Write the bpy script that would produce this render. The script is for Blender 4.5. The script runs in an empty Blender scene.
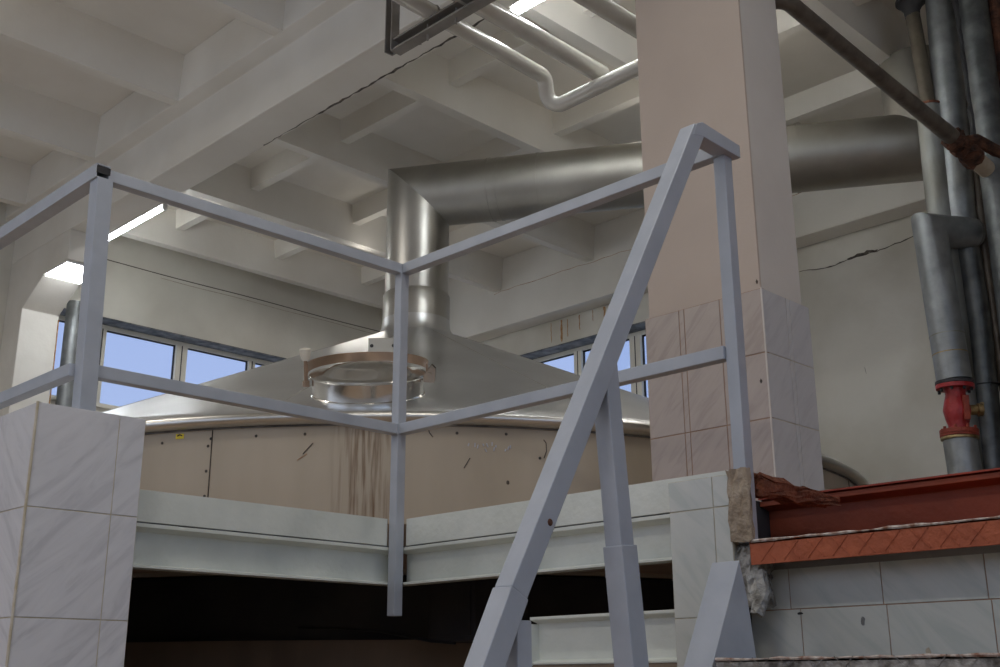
import bpy, bmesh, math, random
from mathutils import Vector, Matrix
random.seed(7)
P_REAR, P_NEAR, EXPO = 26, 32, 0
FILL_LIGHTS = [(-1.5, 1.0, 42), (-1.5, 6.5, 32), (1.6, 1.8, 27), (1.6, 6.8, 26), (3.9, -1.2, 18), (6.6, 4.6, 10), (6.9, 8.9, 12)]
col = bpy.context.scene.collection
V = Vector
PI = math.pi

# ------------------------------------------------------------------ materials
def new_mat(name):
    m = bpy.data.materials.new(name); m.use_nodes = True
    nt = m.node_tree
    b = nt.nodes['Principled BSDF']
    return m, nt, b

def mottled(name, c1, c2, scale=3.0, rough=.7, metal=0.0, bump=.05, bscale=40.0, stretch=(1, 1, 1), detail=5, rough2=None, lo=.35, hi=.65):
    m, nt, b = new_mat(name)
    N, L = nt.nodes, nt.links
    tc = N.new('ShaderNodeTexCoord'); mp = N.new('ShaderNodeMapping')
    mp.inputs['Scale'].default_value = stretch
    L.new(tc.outputs['Object'], mp.inputs['Vector'])
    n = N.new('ShaderNodeTexNoise'); n.inputs['Scale'].default_value = scale; n.inputs['Detail'].default_value = detail
    L.new(mp.outputs[0], n.inputs['Vector'])
    r = N.new('ShaderNodeValToRGB')
    r.color_ramp.elements[0].position = lo; r.color_ramp.elements[1].position = hi
    r.color_ramp.elements[0].color = (*c1, 1); r.color_ramp.elements[1].color = (*c2, 1)
    L.new(n.outputs['Fac'], r.inputs[0]); L.new(r.outputs[0], b.inputs['Base Color'])
    b.inputs['Metallic'].default_value = metal
    b.inputs['Roughness'].default_value = rough
    if rough2 is not None:
        mr = N.new('ShaderNodeMapRange'); mr.inputs['To Min'].default_value = rough; mr.inputs['To Max'].default_value = rough2
        L.new(n.outputs['Fac'], mr.inputs['Value']); L.new(mr.outputs[0], b.inputs['Roughness'])
    if bump:
        n2 = N.new('ShaderNodeTexNoise'); n2.inputs['Scale'].default_value = bscale; n2.inputs['Detail'].default_value = 4
        L.new(mp.outputs[0], n2.inputs['Vector'])
        bp = N.new('ShaderNodeBump'); bp.inputs['Strength'].default_value = bump; bp.inputs['Distance'].default_value = .02
        L.new(n2.outputs['Fac'], bp.inputs['Height']); L.new(bp.outputs[0], b.inputs['Normal'])
    return m

def marble(name, base, vein, rough=.22, lean=(1, 1), scale=4.0, w=(.36, .50, .62)):
    """glazed tile with diagonal veins; lean: how x and y shear the veins against z"""
    m, nt, b = new_mat(name); N, L = nt.nodes, nt.links
    tc = N.new('ShaderNodeTexCoord'); sp = N.new('ShaderNodeSeparateXYZ'); L.new(tc.outputs['Object'], sp.inputs[0])
    def math_(op, a, c):
        n = N.new('ShaderNodeMath'); n.operation = op
        for i_, v_ in ((0, a), (1, c)):
            if isinstance(v_, (int, float)): n.inputs[i_].default_value = v_
            else: L.new(v_, n.inputs[i_])
        return n.outputs[0]
    h = math_('ADD', math_('MULTIPLY', sp.outputs[0], lean[0]), math_('MULTIPLY', sp.outputs[1], lean[1]))
    u = math_('SUBTRACT', sp.outputs[2], h); v = math_('ADD', sp.outputs[2], h)
    cb_ = N.new('ShaderNodeCombineXYZ'); L.new(math_('MULTIPLY', u, 3.2), cb_.inputs[0]); L.new(math_('MULTIPLY', v, .55), cb_.inputs[1])
    n = N.new('ShaderNodeTexNoise'); n.inputs['Scale'].default_value = scale; n.inputs['Detail'].default_value = 7; n.inputs['Roughness'].default_value = .6; n.inputs['Distortion'].default_value = 1.2
    L.new(cb_.outputs[0], n.inputs['Vector'])
    r = N.new('ShaderNodeValToRGB'); e = r.color_ramp.elements
    e[0].position = w[0]; e[0].color = (*vein, 1); e[1].position = w[2]; e[1].color = (*base, 1)
    x = e.new(w[1]); x.color = tuple((p * .25 + q * .75) for p, q in zip(vein, base)) + (1,)
    L.new(n.outputs['Fac'], r.inputs[0]); L.new(r.outputs[0], b.inputs['Base Color'])
    b.inputs['Roughness'].default_value = rough
    return m

M = {}
M['paint']   = mottled('white_paint', (.66, .63, .57), (.75, .725, .67), 1.6, .75, bump=.12, bscale=22)
M['ceil']    = mottled('ceiling_paint', (.70, .67, .61), (.79, .765, .71), 1.1, .8, bump=.1, bscale=14)
M['wall']    = mottled('wall_paint', (.60, .575, .51), (.72, .70, .63), 1.2, .8, bump=.12, bscale=18)
M['wall_r']  = mottled('weathered_wall_paint', (.49, .46, .39), (.68, .66, .60), .8, .8, bump=.2, bscale=12)
M['pink']    = mottled('pinkish_plaster', (.47, .395, .34), (.51, .43, .37), 2.0, .8, bump=.06, bscale=60)
M['whitepl'] = mottled('offwhite_plaster', (.60, .565, .53), (.66, .625, .59), 2.0, .8, bump=.05, bscale=60)
M['crack']   = mottled('dark_crack', (.05, .045, .04), (.13, .11, .09), 20, .9, bump=0)
M['blue']    = mottled('greyblue_enamel', (.37, .40, .45), (.42, .45, .50), 9, .42, bump=.05, bscale=25)
M['beam']    = mottled('cream_enamel', (.62, .65, .60), (.72, .745, .69), 5, .42, bump=.12, bscale=40)
M['tile_p']  = marble('pink_marble_tile', (.42, .36, .325), (.355, .30, .272), .32, (1, -1), 5.0)
M['tile_g']  = marble('grey_marble_tile', (.54, .54, .56), (.48, .48, .505), .28, (1, 1), 5.0)
M['tile_w']  = marble('white_marble_tile', (.66, .66, .68), (.53, .53, .555), .2, (1, 1), 3.2)
M['tile_c']  = marble('cream_marble_tile', (.57, .575, .53), (.48, .505, .465), .25, (1, 1), 3.2)
M['grout_b'] = mottled('brown_grout', (.30, .19, .13), (.36, .24, .17), 30, .9, bump=0)
M['grout_y'] = mottled('yellowish_grout', (.46, .40, .28), (.58, .53, .43), 30, .9, bump=0)
M['steel']   = mottled('stainless_steel', (.52, .51, .48), (.62, .61, .58), 2.5, .27, 1.0, .03, 30, (1, 1, 1), rough2=.4)
M['cone']    = mottled('brushed_stainless', (.68, .69, .70), (.78, .79, .80), 1.8, .24, 1.0, .04, 6, (1, 1, 1), rough2=.36)
M['polish']  = mottled('polished_stainless', (.62, .61, .58), (.72, .71, .68), 3, .10, 1.0, .02, 30, rough2=.22)
M['duct']    = mottled('dull_duct_steel', (.33, .315, .28), (.42, .405, .365), 2.2, .44, 1.0, .04, 20, (1, 1, 1), rough2=.56)
M['galv']    = mottled('galvanised_sheet', (.24, .255, .258), (.35, .365, .37), 9, .40, .8, .06, 60, rough2=.58)
M['galv_d']  = mottled('dark_galvanised_sheet', (.11, .12, .12), (.20, .21, .21), 9, .4, .8, .08, 50, rough2=.6)
M['dirty']   = mottled('stained_galvanised_sheet', (.20, .19, .15), (.36, .37, .35), 6, .45, .6, .1, 40, (1, 1, .35), rough2=.65)
M['rustpipe']= mottled('brown_painted_pipe', (.085, .07, .055), (.15, .125, .10), 12, .45, .2, .1, 50)
M['rust']    = mottled('rust', (.10, .03, .015), (.26, .09, .045), 16, .9, 0, .6, 60)
M['redsteel']= mottled('red_oxide_paint', (.19, .034, .011), (.25, .047, .016), 5, .62, 0, .15, 40)
M['nosing']  = mottled('orange_red_paint', (.33, .078, .030), (.42, .105, .042), 14, .65, 0, .3, 50)
M['worn']    = mottled('worn_bare_edge', (.22, .10, .06), (.62, .56, .50), 40, .6, 0, .3, 80)
M['greyplate'] = mottled('worn_grey_tread_metal', (.10, .09, .08), (.42, .40, .37), 30, .5, .5, .4, 80)
M['oldpipe'] = mottled('dull_brown_pipe', (.10, .085, .06), (.16, .135, .10), 8, .5, .4, .05, 40)
M['whitepipe'] = mottled('glossy_cream_pipe_paint', (.54, .52, .47), (.62, .60, .55), 6, .2, .1, .04, 30)
M['darkrust'] = mottled('dark_rust', (.03, .013, .008), (.13, .05, .025), 16, .9, 0, .6, 60)
M['tan']     = None
M['under']   = mottled('dark_steel_and_shade', (.03, .03, .034), (.055, .052, .05), 3, .8, bump=0)  # near-black colour carries the underfloor shade; also used for the dark cup
M['board']   = mottled('dark_brown_insulation', (.16, .12, .09), (.25, .19, .14), 3, .85, bump=0, stretch=(1, 1, .3))
M['floor']   = mottled('reddish_brown_floor_tile', (.42, .31, .23), (.50, .38, .29), 3, .6, bump=0)
M['concrete']= mottled('grey_concrete', (.20, .19, .18), (.28, .27, .25), 3, .9, bump=.2)
M['broken']  = mottled('broken_mortar', (.16, .15, .13), (.48, .47, .44), 22, .95, 0, 1.0, 50)
M['brown_m'] = mottled('brown_bedding_mortar', (.27, .21, .15), (.46, .38, .29), 18, .95, 0, .6, 60)
M['pvc']     = mottled('cream_window_plastic', (.78, .75, .66), (.84, .81, .72), 4, .5, bump=0)
M['gasket']  = mottled('dark_rubber', (.02, .02, .025), (.04, .04, .045), 10, .6, bump=0)
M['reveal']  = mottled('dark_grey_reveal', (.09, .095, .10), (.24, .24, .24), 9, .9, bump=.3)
M['redvalve']= mottled('red_cast_iron_paint', (.30, .012, .014), (.40, .02, .022), 10, .35, 0, .25, 50)
M['redold']  = mottled('rusty_red_paint', (.22, .03, .015), (.36, .06, .03), 14, .6, 0, .4, 50)
M['knob']    = mottled('cream_plastic', (.62, .57, .48), (.70, .65, .56), 10, .4, bump=0)
M['brown_refl']  = mottled('steel_brown_reflection', (.33, .235, .17), (.42, .30, .22), 8, .35, .7, .05, 30)  # brown reflection put into the steel colour; the imprint shares this brown
M['brass']   = mottled('dirty_brass', (.20, .13, .05), (.45, .33, .16), 20, .4, .7, .2, 40)
M['yellow']  = mottled('yellow_sticker', (.70, .55, .02), (.75, .60, .03), 10, .5, bump=0)
M['black']   = mottled('black_mark', (.012, .012, .015), (.03, .03, .03), 10, .7, bump=0)
M['scrib']   = mottled('pale_blue_paint_mark', (.45, .47, .54), (.52, .54, .60), 30, .7, bump=0)
M['cream_c'] = mottled('cream_pipe_wrap', (.45, .38, .28), (.55, .47, .36), 12, .8, bump=.2)
M['rail_g']  = mottled('dull_grey_channel', (.20, .185, .17), (.27, .25, .23), 8, .5, .3, .08, 40)
M['stain']   = mottled('rust_stain', (.30, .13, .04), (.50, .32, .17), 25, .9, bump=0)
M['lampbody']= mottled('white_lamp_body', (.75, .75, .75), (.8, .8, .8), 5, .5, bump=0)

# tan cladding, with the vertical brown run-down stain of the real panel
def tan_mat():
    m, nt, b = new_mat('tan_cladding_board'); N, L = nt.nodes, nt.links
    tc = N.new('ShaderNodeTexCoord')
    mp = N.new('ShaderNodeMapping'); mp.inputs['Scale'].default_value = (1, 1, .25)
    L.new(tc.outputs['Object'], mp.inputs['Vector'])
    n = N.new('ShaderNodeTexNoise'); n.inputs['Scale'].default_value = 3; n.inputs['Detail'].default_value = 5
    L.new(mp.outputs[0], n.inputs['Vector'])
    r = N.new('ShaderNodeValToRGB'); e = r.color_ramp.elements
    e[0].position = .35; e[0].color = (.40, .345, .265, 1); e[1].position = .68; e[1].color = (.47, .41, .325, 1)
    L.new(n.outputs['Fac'], r.inputs[0])
    # streaks
    mp2 = N.new('ShaderNodeMapping'); mp2.inputs['Scale'].default_value = (1, 1, .06)
    L.new(tc.outputs['Object'], mp2.inputs['Vector'])
    n2 = N.new('ShaderNodeTexNoise'); n2.inputs['Scale'].default_value = 60; n2.inputs['Detail'].default_value = 6
    L.new(mp2.outputs[0], n2.inputs['Vector'])
    # angular position around the vessel: distance from the stain's line
    sx = N.new('ShaderNodeSeparateXYZ'); L.new(tc.outputs['Object'], sx.inputs[0])
    at = N.new('ShaderNodeMath'); at.operation = 'ARCTAN2'; L.new(sx.outputs[1], at.inputs[0]); L.new(sx.outputs[0], at.inputs[1])
    sb = N.new('ShaderNodeMath'); sb.operation = 'SUBTRACT'; L.new(at.outputs[0], sb.inputs[0]); sb.inputs[1].default_value = STAIN_A
    ab = N.new('ShaderNodeMath'); ab.operation = 'ABSOLUTE'; L.new(sb.outputs[0], ab.inputs[0])
    w1 = N.new('ShaderNodeMapRange'); L.new(ab.outputs[0], w1.inputs['Value'])
    w1.inputs['From Min'].default_value = .010; w1.inputs['From Max'].default_value = .055; w1.inputs['To Min'].default_value = 1; w1.inputs['To Max'].default_value = 0
    ns = N.new('ShaderNodeMapRange'); L.new(n2.outputs['Fac'], ns.inputs['Value'])
    ns.inputs['From Min'].default_value = .44; ns.inputs['From Max'].default_value = .68
    mu = N.new('ShaderNodeMath'); mu.operation = 'MULTIPLY'; L.new(w1.outputs[0], mu.inputs[0]); L.new(ns.outputs[0], mu.inputs[1])
    mx = N.new('ShaderNodeMix'); mx.data_type = 'RGBA'
    L.new(mu.outputs[0], mx.inputs[0]); L.new(r.outputs[0], mx.inputs[6]); mx.inputs[7].default_value = (.15, .085, .04, 1)
    L.new(mx.outputs[2], b.inputs['Base Color']); b.inputs['Roughness'].default_value = .7
    return m

def glass_mat():
    m = bpy.data.materials.new('window_glass'); m.use_nodes = True; nt = m.node_tree; N, L = nt.nodes, nt.links
    N.remove(N['Principled BSDF'])
    t = N.new('ShaderNodeBsdfTransparent'); t.inputs[0].default_value = (.93, .95, .97, 1)
    g = N.new('ShaderNodeBsdfGlossy'); g.inputs['Roughness'].default_value = .25
    x = N.new('ShaderNodeMixShader'); x.inputs[0].default_value = .002
    L.new(t.outputs[0], x.inputs[1]); L.new(g.outputs[0], x.inputs[2]); L.new(x.outputs[0], N['Material Output'].inputs[0])
    return m
M['glass'] = glass_mat()

def emit_mat(name, c, s):
    m = bpy.data.materials.new(name); m.use_nodes = True; nt = m.node_tree
    b = nt.nodes['Principled BSDF']; b.inputs['Base Color'].default_value = (.8, .8, .8, 1)
    b.inputs['Emission Color'].default_value = (*c, 1); b.inputs['Emission Strength'].default_value = s
    return m
M['tube'] = emit_mat('lit_fluorescent_tube', (.93, .97, 1.0), 34)
M['panel'] = emit_mat('glowing_soffit_panel', (.93, .97, 1.0), 14)  # added glow for the brightly lit soffit

# ------------------------------------------------------------------ mesh helpers
class MB:
    def __init__(s): s.bm = bmesh.new()
    def poly(s, pts, faces):
        vs = [s.bm.verts.new(p) for p in pts]
        for f in faces:
            try: s.bm.faces.new([vs[i] for i in f])
            except ValueError: pass
        return s
    def box(s, a, b):
        x0, y0, z0 = [min(p, q) for p, q in zip(a, b)]; x1, y1, z1 = [max(p, q) for p, q in zip(a, b)]
        return s.poly([(x0, y0, z0), (x1, y0, z0), (x1, y1, z0), (x0, y1, z0), (x0, y0, z1), (x1, y0, z1), (x1, y1, z1), (x0, y1, z1)],
                      [(0, 3, 2, 1), (4, 5, 6, 7), (0, 1, 5, 4), (1, 2, 6, 5), (2, 3, 7, 6), (3, 0, 4, 7)])
    def prism(s, pts, d):                       # planar outline extruded by vector d
        n = len(pts); d = V(d); P = [V(p) for p in pts]
        return s.poly(P + [p + d for p in P], [tuple(range(n - 1, -1, -1)), tuple(range(n, 2 * n))] + [(i, (i + 1) % n, n + (i + 1) % n, n + i) for i in range(n)])
    def bar(s, a, b, w, h=None, up=(0, 0, 1)):   # rectangular bar between two points
        a, b = V(a), V(b); h = h or w; d = (b - a).normalized(); up = V(up)
        if abs(d.dot(up)) > .98: up = V((1, 0, 0))
        sd = d.cross(up).normalized(); u = sd.cross(d).normalized()
        q = [sd * (w / 2) * i + u * (h / 2) * j for i, j in ((-1, -1), (1, -1), (1, 1), (-1, 1))]
        return s.poly([a + v for v in q] + [b + v for v in q], [(0, 1, 2, 3), (7, 6, 5, 4), (0, 4, 5, 1), (1, 5, 6, 2), (2, 6, 7, 3), (3, 7, 4, 0)])
    def sweep(s, path, r, n=32, caps=True, mitre=True):
        P = [V(p) for p in path]; R = r if isinstance(r, (list, tuple)) else [r] * len(P)
        d0 = (P[1] - P[0]).normalized(); up = V((0, 0, 1)) if abs(d0.z) < .9 else V((1, 0, 0))
        sd = d0.cross(up).normalized(); u = sd.cross(d0).normalized(); rings = []
        for i, p in enumerate(P):
            di = (P[i] - P[i - 1]).normalized() if i else (P[1] - P[0]).normalized()
            do = (P[i + 1] - P[i]).normalized() if i < len(P) - 1 else di
            if i:   # rotate frame into incoming direction
                q = dprev.rotation_difference(di); sd = q @ sd; u = q @ u
            dprev = di
            nb = (di + do).normalized()
            ring = []
            for k in range(n):
                a = 2 * PI * k / n; v = (sd * math.cos(a) + u * math.sin(a)) * R[i]
                if 0 < i < len(P) - 1: v = v - di * (v.dot(nb) / di.dot(nb))
                ring.append(s.bm.verts.new(p + v))
            rings.append(ring)
        for A, B in zip(rings, rings[1:]):
            for k in range(n): s.bm.faces.new((A[k], A[(k + 1) % n], B[(k + 1) % n], B[k]))
        if caps: s.bm.faces.new(list(reversed(rings[0]))); s.bm.faces.new(rings[-1])
        return s
    def lathe(s, prof, n=64, mat=Matrix(), a0=0, a1=2 * PI):  # profile of (r, z)
        full = abs(a1 - a0 - 2 * PI) < 1e-6; m = n if full else n + 1; rings = []
        for r, z in prof:
            rings.append([s.bm.verts.new(mat @ V((r * math.cos(a0 + (a1 - a0) * k / n), r * math.sin(a0 + (a1 - a0) * k / n), z))) for k in range(m)])
        for A, B in zip(rings, rings[1:]):
            for k in range(n): 
                j = (k + 1) % m
                s.bm.faces.new((A[k], A[j], B[j], B[k]))
        return s
    def build(s, name, mat, parent=None, origin=None, smooth=False, bevel=0, noise=0):
        bmesh.ops.remove_doubles(s.bm, verts=s.bm.verts, dist=1e-5)
        bmesh.ops.recalc_face_normals(s.bm, faces=s.bm.faces)
        if bevel:
            es = [e for e in s.bm.edges if len(e.link_faces) == 2 and e.calc_face_angle(0) > .6]
            bmesh.ops.bevel(s.bm, geom=es, offset=bevel, segments=2, affect='EDGES', profile=.6)
        if noise:
            for v in s.bm.verts: v.co += V([random.uniform(-noise, noise) for _ in range(3)])
        me = bpy.data.meshes.new(name); s.bm.to_mesh(me); s.bm.free()
        o = bpy.data.objects.new(name, me); col.objects.link(o)
        me.materials.append(mat if not isinstance(mat, str) else M[mat])
        wo = V(origin) if origin is not None else V((0, 0, 0))
        if parent is not None and origin is None: wo = V(parent.get('_o', (0, 0, 0)))
        me.transform(Matrix.Translation(-wo)); o.location = wo
        if smooth:
            me.polygons.foreach_set('use_smooth', [True] * len(me.polygons))
            for e in me.edges: pass
            try: me.set_sharp_from_angle(angle=.6)
            except Exception: pass
        o['_o'] = tuple(wo)
        if parent is not None:
            o.parent = parent; o.location = wo - V(parent['_o'])
        return o

def thing(name, loc, label, cat, group=None):
    o = bpy.data.objects.new(name, None); col.objects.link(o); o.location = loc; o['_o'] = tuple(loc)
    o.empty_display_size = .1
    return tag(o, label, cat, group)
def tag(o, label=None, cat=None, group=None, kind=None):
    if label: o['label'] = label
    if cat: o['category'] = cat
    if group: o['group'] = group
    if kind: o['kind'] = kind
    return o

# ------------------------------------------------------------------ layout (metres; upper floor at z = 0, eye 0.6 below it)
KX, KY, KR, KZ = 5.472, 6.373, 3.22, .60       # vessel axis, radius, rim height
BX, BY = 2.854, 3.416                          # edges of the stair opening
WX, WY = 9.20, 10.80                           # faces of the two window walls
ZS, ZR, ZB = 4.19, 3.79, 3.34                  # ceiling slab, rib soffit, main beam soffit
RX, RY = -4.2, -4.6                            # the two walls behind the camera
G0 = -2.2                                      # lower landing
STAIN_A = math.atan2(-.66, -.75)
STAIN_A = -2.352
M['tan'] = tan_mat()

# ---- shell
tag(MB().poly([(-4.2, -4.6, G0), (9.2, -4.6, G0), (9.2, 10.8, G0), (-4.2, 10.8, G0), (-4.2, -4.6, G0 - .2), (9.2, -4.6, G0 - .2), (9.2, 10.8, G0 - .2), (-4.2, 10.8, G0 - .2)],
     [(0, 1, 2, 3), (7, 6, 5, 4), (0, 4, 5, 1), (1, 5, 6, 2), (2, 6, 7, 3), (3, 7, 4, 0)]).build('floor_lower', 'floor'), kind='structure')

def wall_with_holes(name, axis, face, out, u0, u1, z0, z1, holes, mat, depth=.32):
    """wall slab with rectangular openings. axis 'y': plane y=face spanning u=x ; axis 'x': plane x=face spanning u=y"""
    us = sorted({u0, u1, *[h[0] for h in holes], *[h[1] for h in holes]}); zs = sorted({z0, z1, *[h[2] for h in holes], *[h[3] for h in holes]})
    mb = MB()
    for a, b in zip(us, us[1:]):
        for c, d in zip(zs, zs[1:]):
            um, zm = (a + b) / 2, (c + d) / 2
            if any(h[0] < um < h[1] and h[2] < zm < h[3] for h in holes): continue
            if axis == 'y': mb.box((a, face, c), (b, face + out * depth, d))
            else: mb.box((face, a, c), (face + out * depth, b, d))
    # drop interior faces between neighbouring cells
    bmesh.ops.remove_doubles(mb.bm, verts=mb.bm.verts, dist=1e-5)
    seen = {}
    for f in mb.bm.faces: seen.setdefault(tuple(sorted(round(x, 3) for x in f.calc_center_median()) + [round(x, 3) for x in f.calc_center_median()]), []).append(f)
    dead = [f for fs in seen.values() if len(fs) > 1 for f in fs]
    bmesh.ops.delete(mb.bm, geom=dead, context='FACES_ONLY')
    return tag(mb.build(name, mat), kind='structure')

WL = (4.45, 8.35, 2.10, 3.02); WR = (5.6, 8.95, 2.10, 3.04)
wl = wall_with_holes('wall_left', 'y', WY, 1, RX - .3, WX + .32, G0, 4.6, [WL], 'wall')
wr = wall_with_holes('wall_right', 'x', WX, 1, RY - .3, WY, G0, 4.6, [WR], 'wall_r')
HR1 = (-3.6, 2.0, .6, 3.3); HR2 = (3.0, 9.6, .6, 3.3); HN = (-3.2, 3.2, .6, 3.3)
wall_with_holes('wall_rear', 'x', RX, -1, RY - .3, WY, G0, 4.6, [HR1, HR2], 'wall')
wall_with_holes('wall_near', 'y', RY, -1, RX, WX, G0, 4.6, [HN], 'wall')

def window(n, axis, face, out, h, posts, mats='pvc', fw=.05, dbl=(), glass=True):
    u0, u1, z0, z1 = h; d0 = face + out * .22; d1 = face + out * .28; dm = face + out * .25
    def bx(mb, ua, ub, za, zb, p=0, q=0):
        if axis == 'y': mb.box((ua, d0 - out * p, za), (ub, d1, zb))
        else: mb.box((d0 - out * p, ua, za), (d1, ub, zb))
    fr = MB(); bx(fr, u0, u1, z1 - .06, z1); bx(fr, u0, u1, z0, z0 + .05); bx(fr, u0, u0 + .05, z0, z1); bx(fr, u1 - .05, u1, z0, z1)
    f = tag(fr.build('window_%d' % n, mats), kind='structure')
    for p, w in posts:
        mb = MB(); bx(mb, p - w / 2, p + w / 2, z0 + .05, z1 - .06, .015)
        o = mb.build('mullion', mats, f)
        if w > .08:
            mb = MB()
            if axis == 'y': mb.box((p - .006, d0 - out * .017, z0 + .05), (p + .006, d0 - out * .014, z1 - .06))
            else: mb.box((d0 - out * .017, p - .006, z0 + .05), (d0 - out * .014, p + .006, z1 - .06))
            mb.build('joint', 'gasket', o)
    # gaskets round the panes
    us = [u0 + .05] + [x for p, w in posts for x in (p - w / 2, p + w / 2)] + [u1 - .05]
    for a, b in zip(us[::2], us[1::2]):
        za, zb = z0 + .05, z1 - .06; g = .014
        mb = MB()
        for A in ((a, b, zb - g, zb), (a, b, za, za + g), (a, a + g, za, zb), (b - g, b, za, zb)):
            if axis == 'y': mb.box((A[0], d0 + out * .02, A[2]), (A[1], d0 + out * .04, A[3]))
            else: mb.box((d0 + out * .02, A[0], A[2]), (d0 + out * .04, A[1], A[3]))
        gk = mb.build('gasket', 'gasket', f)
        mb = MB()
        if axis == 'y': mb.box((a, dm - .003, za), (b, dm + .003, zb))
        else: mb.box((dm - .003, a, za), (dm + .003, b, zb))
        mb.build('pane', 'glass', f)
    return f
w1 = window(1, 'y', WY, 1, WL, [(5.10, .09), (6.035, .135), (6.945, .085), (7.75, .09)])
w2 = window(2, 'x', WX, 1, WR, [(8.12, .11), (7.29, .15), (6.4, .12)])
window(3, 'x', RX, -1, HR1, [(-1.7, .1), (.2, .1)]); window(4, 'x', RX, -1, HR2, [(5.2, .1), (7.4, .1)]); window(5, 'y', RY, -1, HN, [(-1.1, .1), (1.1, .1)])
# dark reveals (lintel soffits) of the two visible windows
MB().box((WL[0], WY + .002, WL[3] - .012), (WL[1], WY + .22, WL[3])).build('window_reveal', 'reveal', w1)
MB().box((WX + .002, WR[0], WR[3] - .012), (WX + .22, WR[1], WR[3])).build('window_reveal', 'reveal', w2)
MB().box((WL[0], WY - .03, WL[2] - .04), (WL[1], WY + .22, WL[2])).build('window_sill', 'pvc', w1)
MB().box((WX - .03, WR[0], WR[2] - .04), (WX + .22, WR[1], WR[2])).build('window_sill', 'pvc', w2)

def streak(pts, w, name, mat, parent, axis, face, out):
    """thin irregular line lying on a wall face (u, z, half-width scale)"""
    mb = MB(); e = face - out * .002
    top, bot = [], []
    for u, z, k in pts:
        top.append((u, z + w * k)); bot.append((u, z - w * k))
    loop = top + bot[::-1]
    P = [(u, e, z) if axis == 'y' else (e, u, z) for u, z in loop]
    mb.prism(P, (0, out * .0015, 0) if axis == 'y' else (out * .0015, 0, 0))
    return mb.build(name, mat, parent)
def wig(pts, n=6, a=.008):
    out = []
    for (u0, z0), (u1, z1) in zip(pts, pts[1:]):
        for i in range(n):
            t = i / n; out.append((u0 + (u1 - u0) * t, z0 + (z1 - z0) * t + random.uniform(-a, a), random.uniform(.35, 1.2)))
    out.append((*pts[-1], .3)); return out
streak(wig([(5.12, 3.11), (4.80, 3.075), (4.5, 3.10), (4.30, 3.10), (4.0, 3.135), (3.5, 3.17)]), .006, 'crack', 'crack', wr, 'x', WX, 1)
streak(wig([(4.62, 3.09), (4.45, 3.115), (4.32, 3.11)], 5, .01), .014, 'crack', 'crack', wr, 'x', WX, 1)
streak(wig([(4.56, 2.05), (4.55, 1.99)], 3, .001), .012, 'chip', 'crack', wr, 'x', WX, 1)
streak([(u, 3.645 + .004 * math.sin(u * 3), 1) for u in [4.7 + i * .15 for i in range(30)]], .005, 'joint', 'crack', wl, 'y', WY, 1)
streak([(u, 3.60 + .004 * math.sin(u * 5), 1) for u in [5.6 + i * .15 for i in range(22)]], .0025, 'joint', 'brown_m', wl, 'y', WY, 1)
def vstain(u, z0, z1, w, parent, axis, face, out, mat='stain'):
    mb = MB(); e = face - out * .0022; n = 8; L_, R_ = [], []
    for i in range(n + 1):
        z = z1 + (z0 - z1) * i / n; k = w * random.uniform(.5, 1) * (1 if i < n else .3); du = random.uniform(-.004, .004)
        L_.append((u + du - k, z)); R_.append((u + du + k, z))
    P = [(e, a, b) if axis == 'x' else (a, e, b) for a, b in L_ + R_[::-1]]
    mb.prism(P, (out * .0015, 0, 0) if axis == 'x' else (0, out * .0015, 0)).build('rust_stain', mat, parent)
for u, a, b, w in ((8.33, 3.08, 3.32, .006), (8.17, 3.06, 3.32, .017), (8.08, 3.10, 3.31, .008), (7.9, 3.14, 3.32, .008), (7.53, 3.12, 3.33, .019), (7.46, 3.17, 3.33, .012), (7.7, 3.2, 3.33, .005)):
    vstain(u, a, b, w, wr, 'x', WX, 1)

# upper floor: L-shaped slab with a round hole for the vessel
def slab():
    bm = bmesh.new()
    out = [(BX + .06, -1.2), (9.2, -1.2), (9.2, 10.8), (1.42, 10.8), (1.42, BY + .06), (BX + .06, BY + .06)]
    # staircase notch
    out = [(3.56, -1.2), (9.2, -1.2), (9.2, 10.8), (1.74, 10.8), (1.74, BY + .06), (BX + .06, BY + .06), (BX + .06, 2.26), (3.56, 2.26)]
    vs = [bm.verts.new((x, y, -.012)) for x, y in out]
    es = [bm.edges.new((vs[i], vs[(i + 1) % len(vs)])) for i in range(len(vs))]
    cs = [bm.verts.new((KX + (KR - .02) * math.cos(a), KY + (KR - .02) * math.sin(a), -.012)) for a in [2 * PI * i / 96 for i in range(96)]]
    es += [bm.edges.new((cs[i], cs[(i + 1) % 96])) for i in range(96)]
    bmesh.ops.triangle_fill(bm, use_beauty=True, edges=es)
    # drop triangles inside the hole
    bad = [f for f in bm.faces if (f.calc_center_median().xy - V((KX, KY))).length < KR - .05 and all((v.co.xy - V((KX, KY))).length < KR for v in f.verts)]
    bmesh.ops.delete(bm, geom=bad, context='FACES_ONLY')
    r = bmesh.ops.extrude_face_region(bm, geom=list(bm.faces))
    for v in r['geom']:
        if isinstance(v, bmesh.types.BMVert): v.co.z -= .11
    mb = MB(); mb.bm.free(); mb.bm = bm
    return mb
tag(slab().build('floor', 'floor'), kind='structure')

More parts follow.
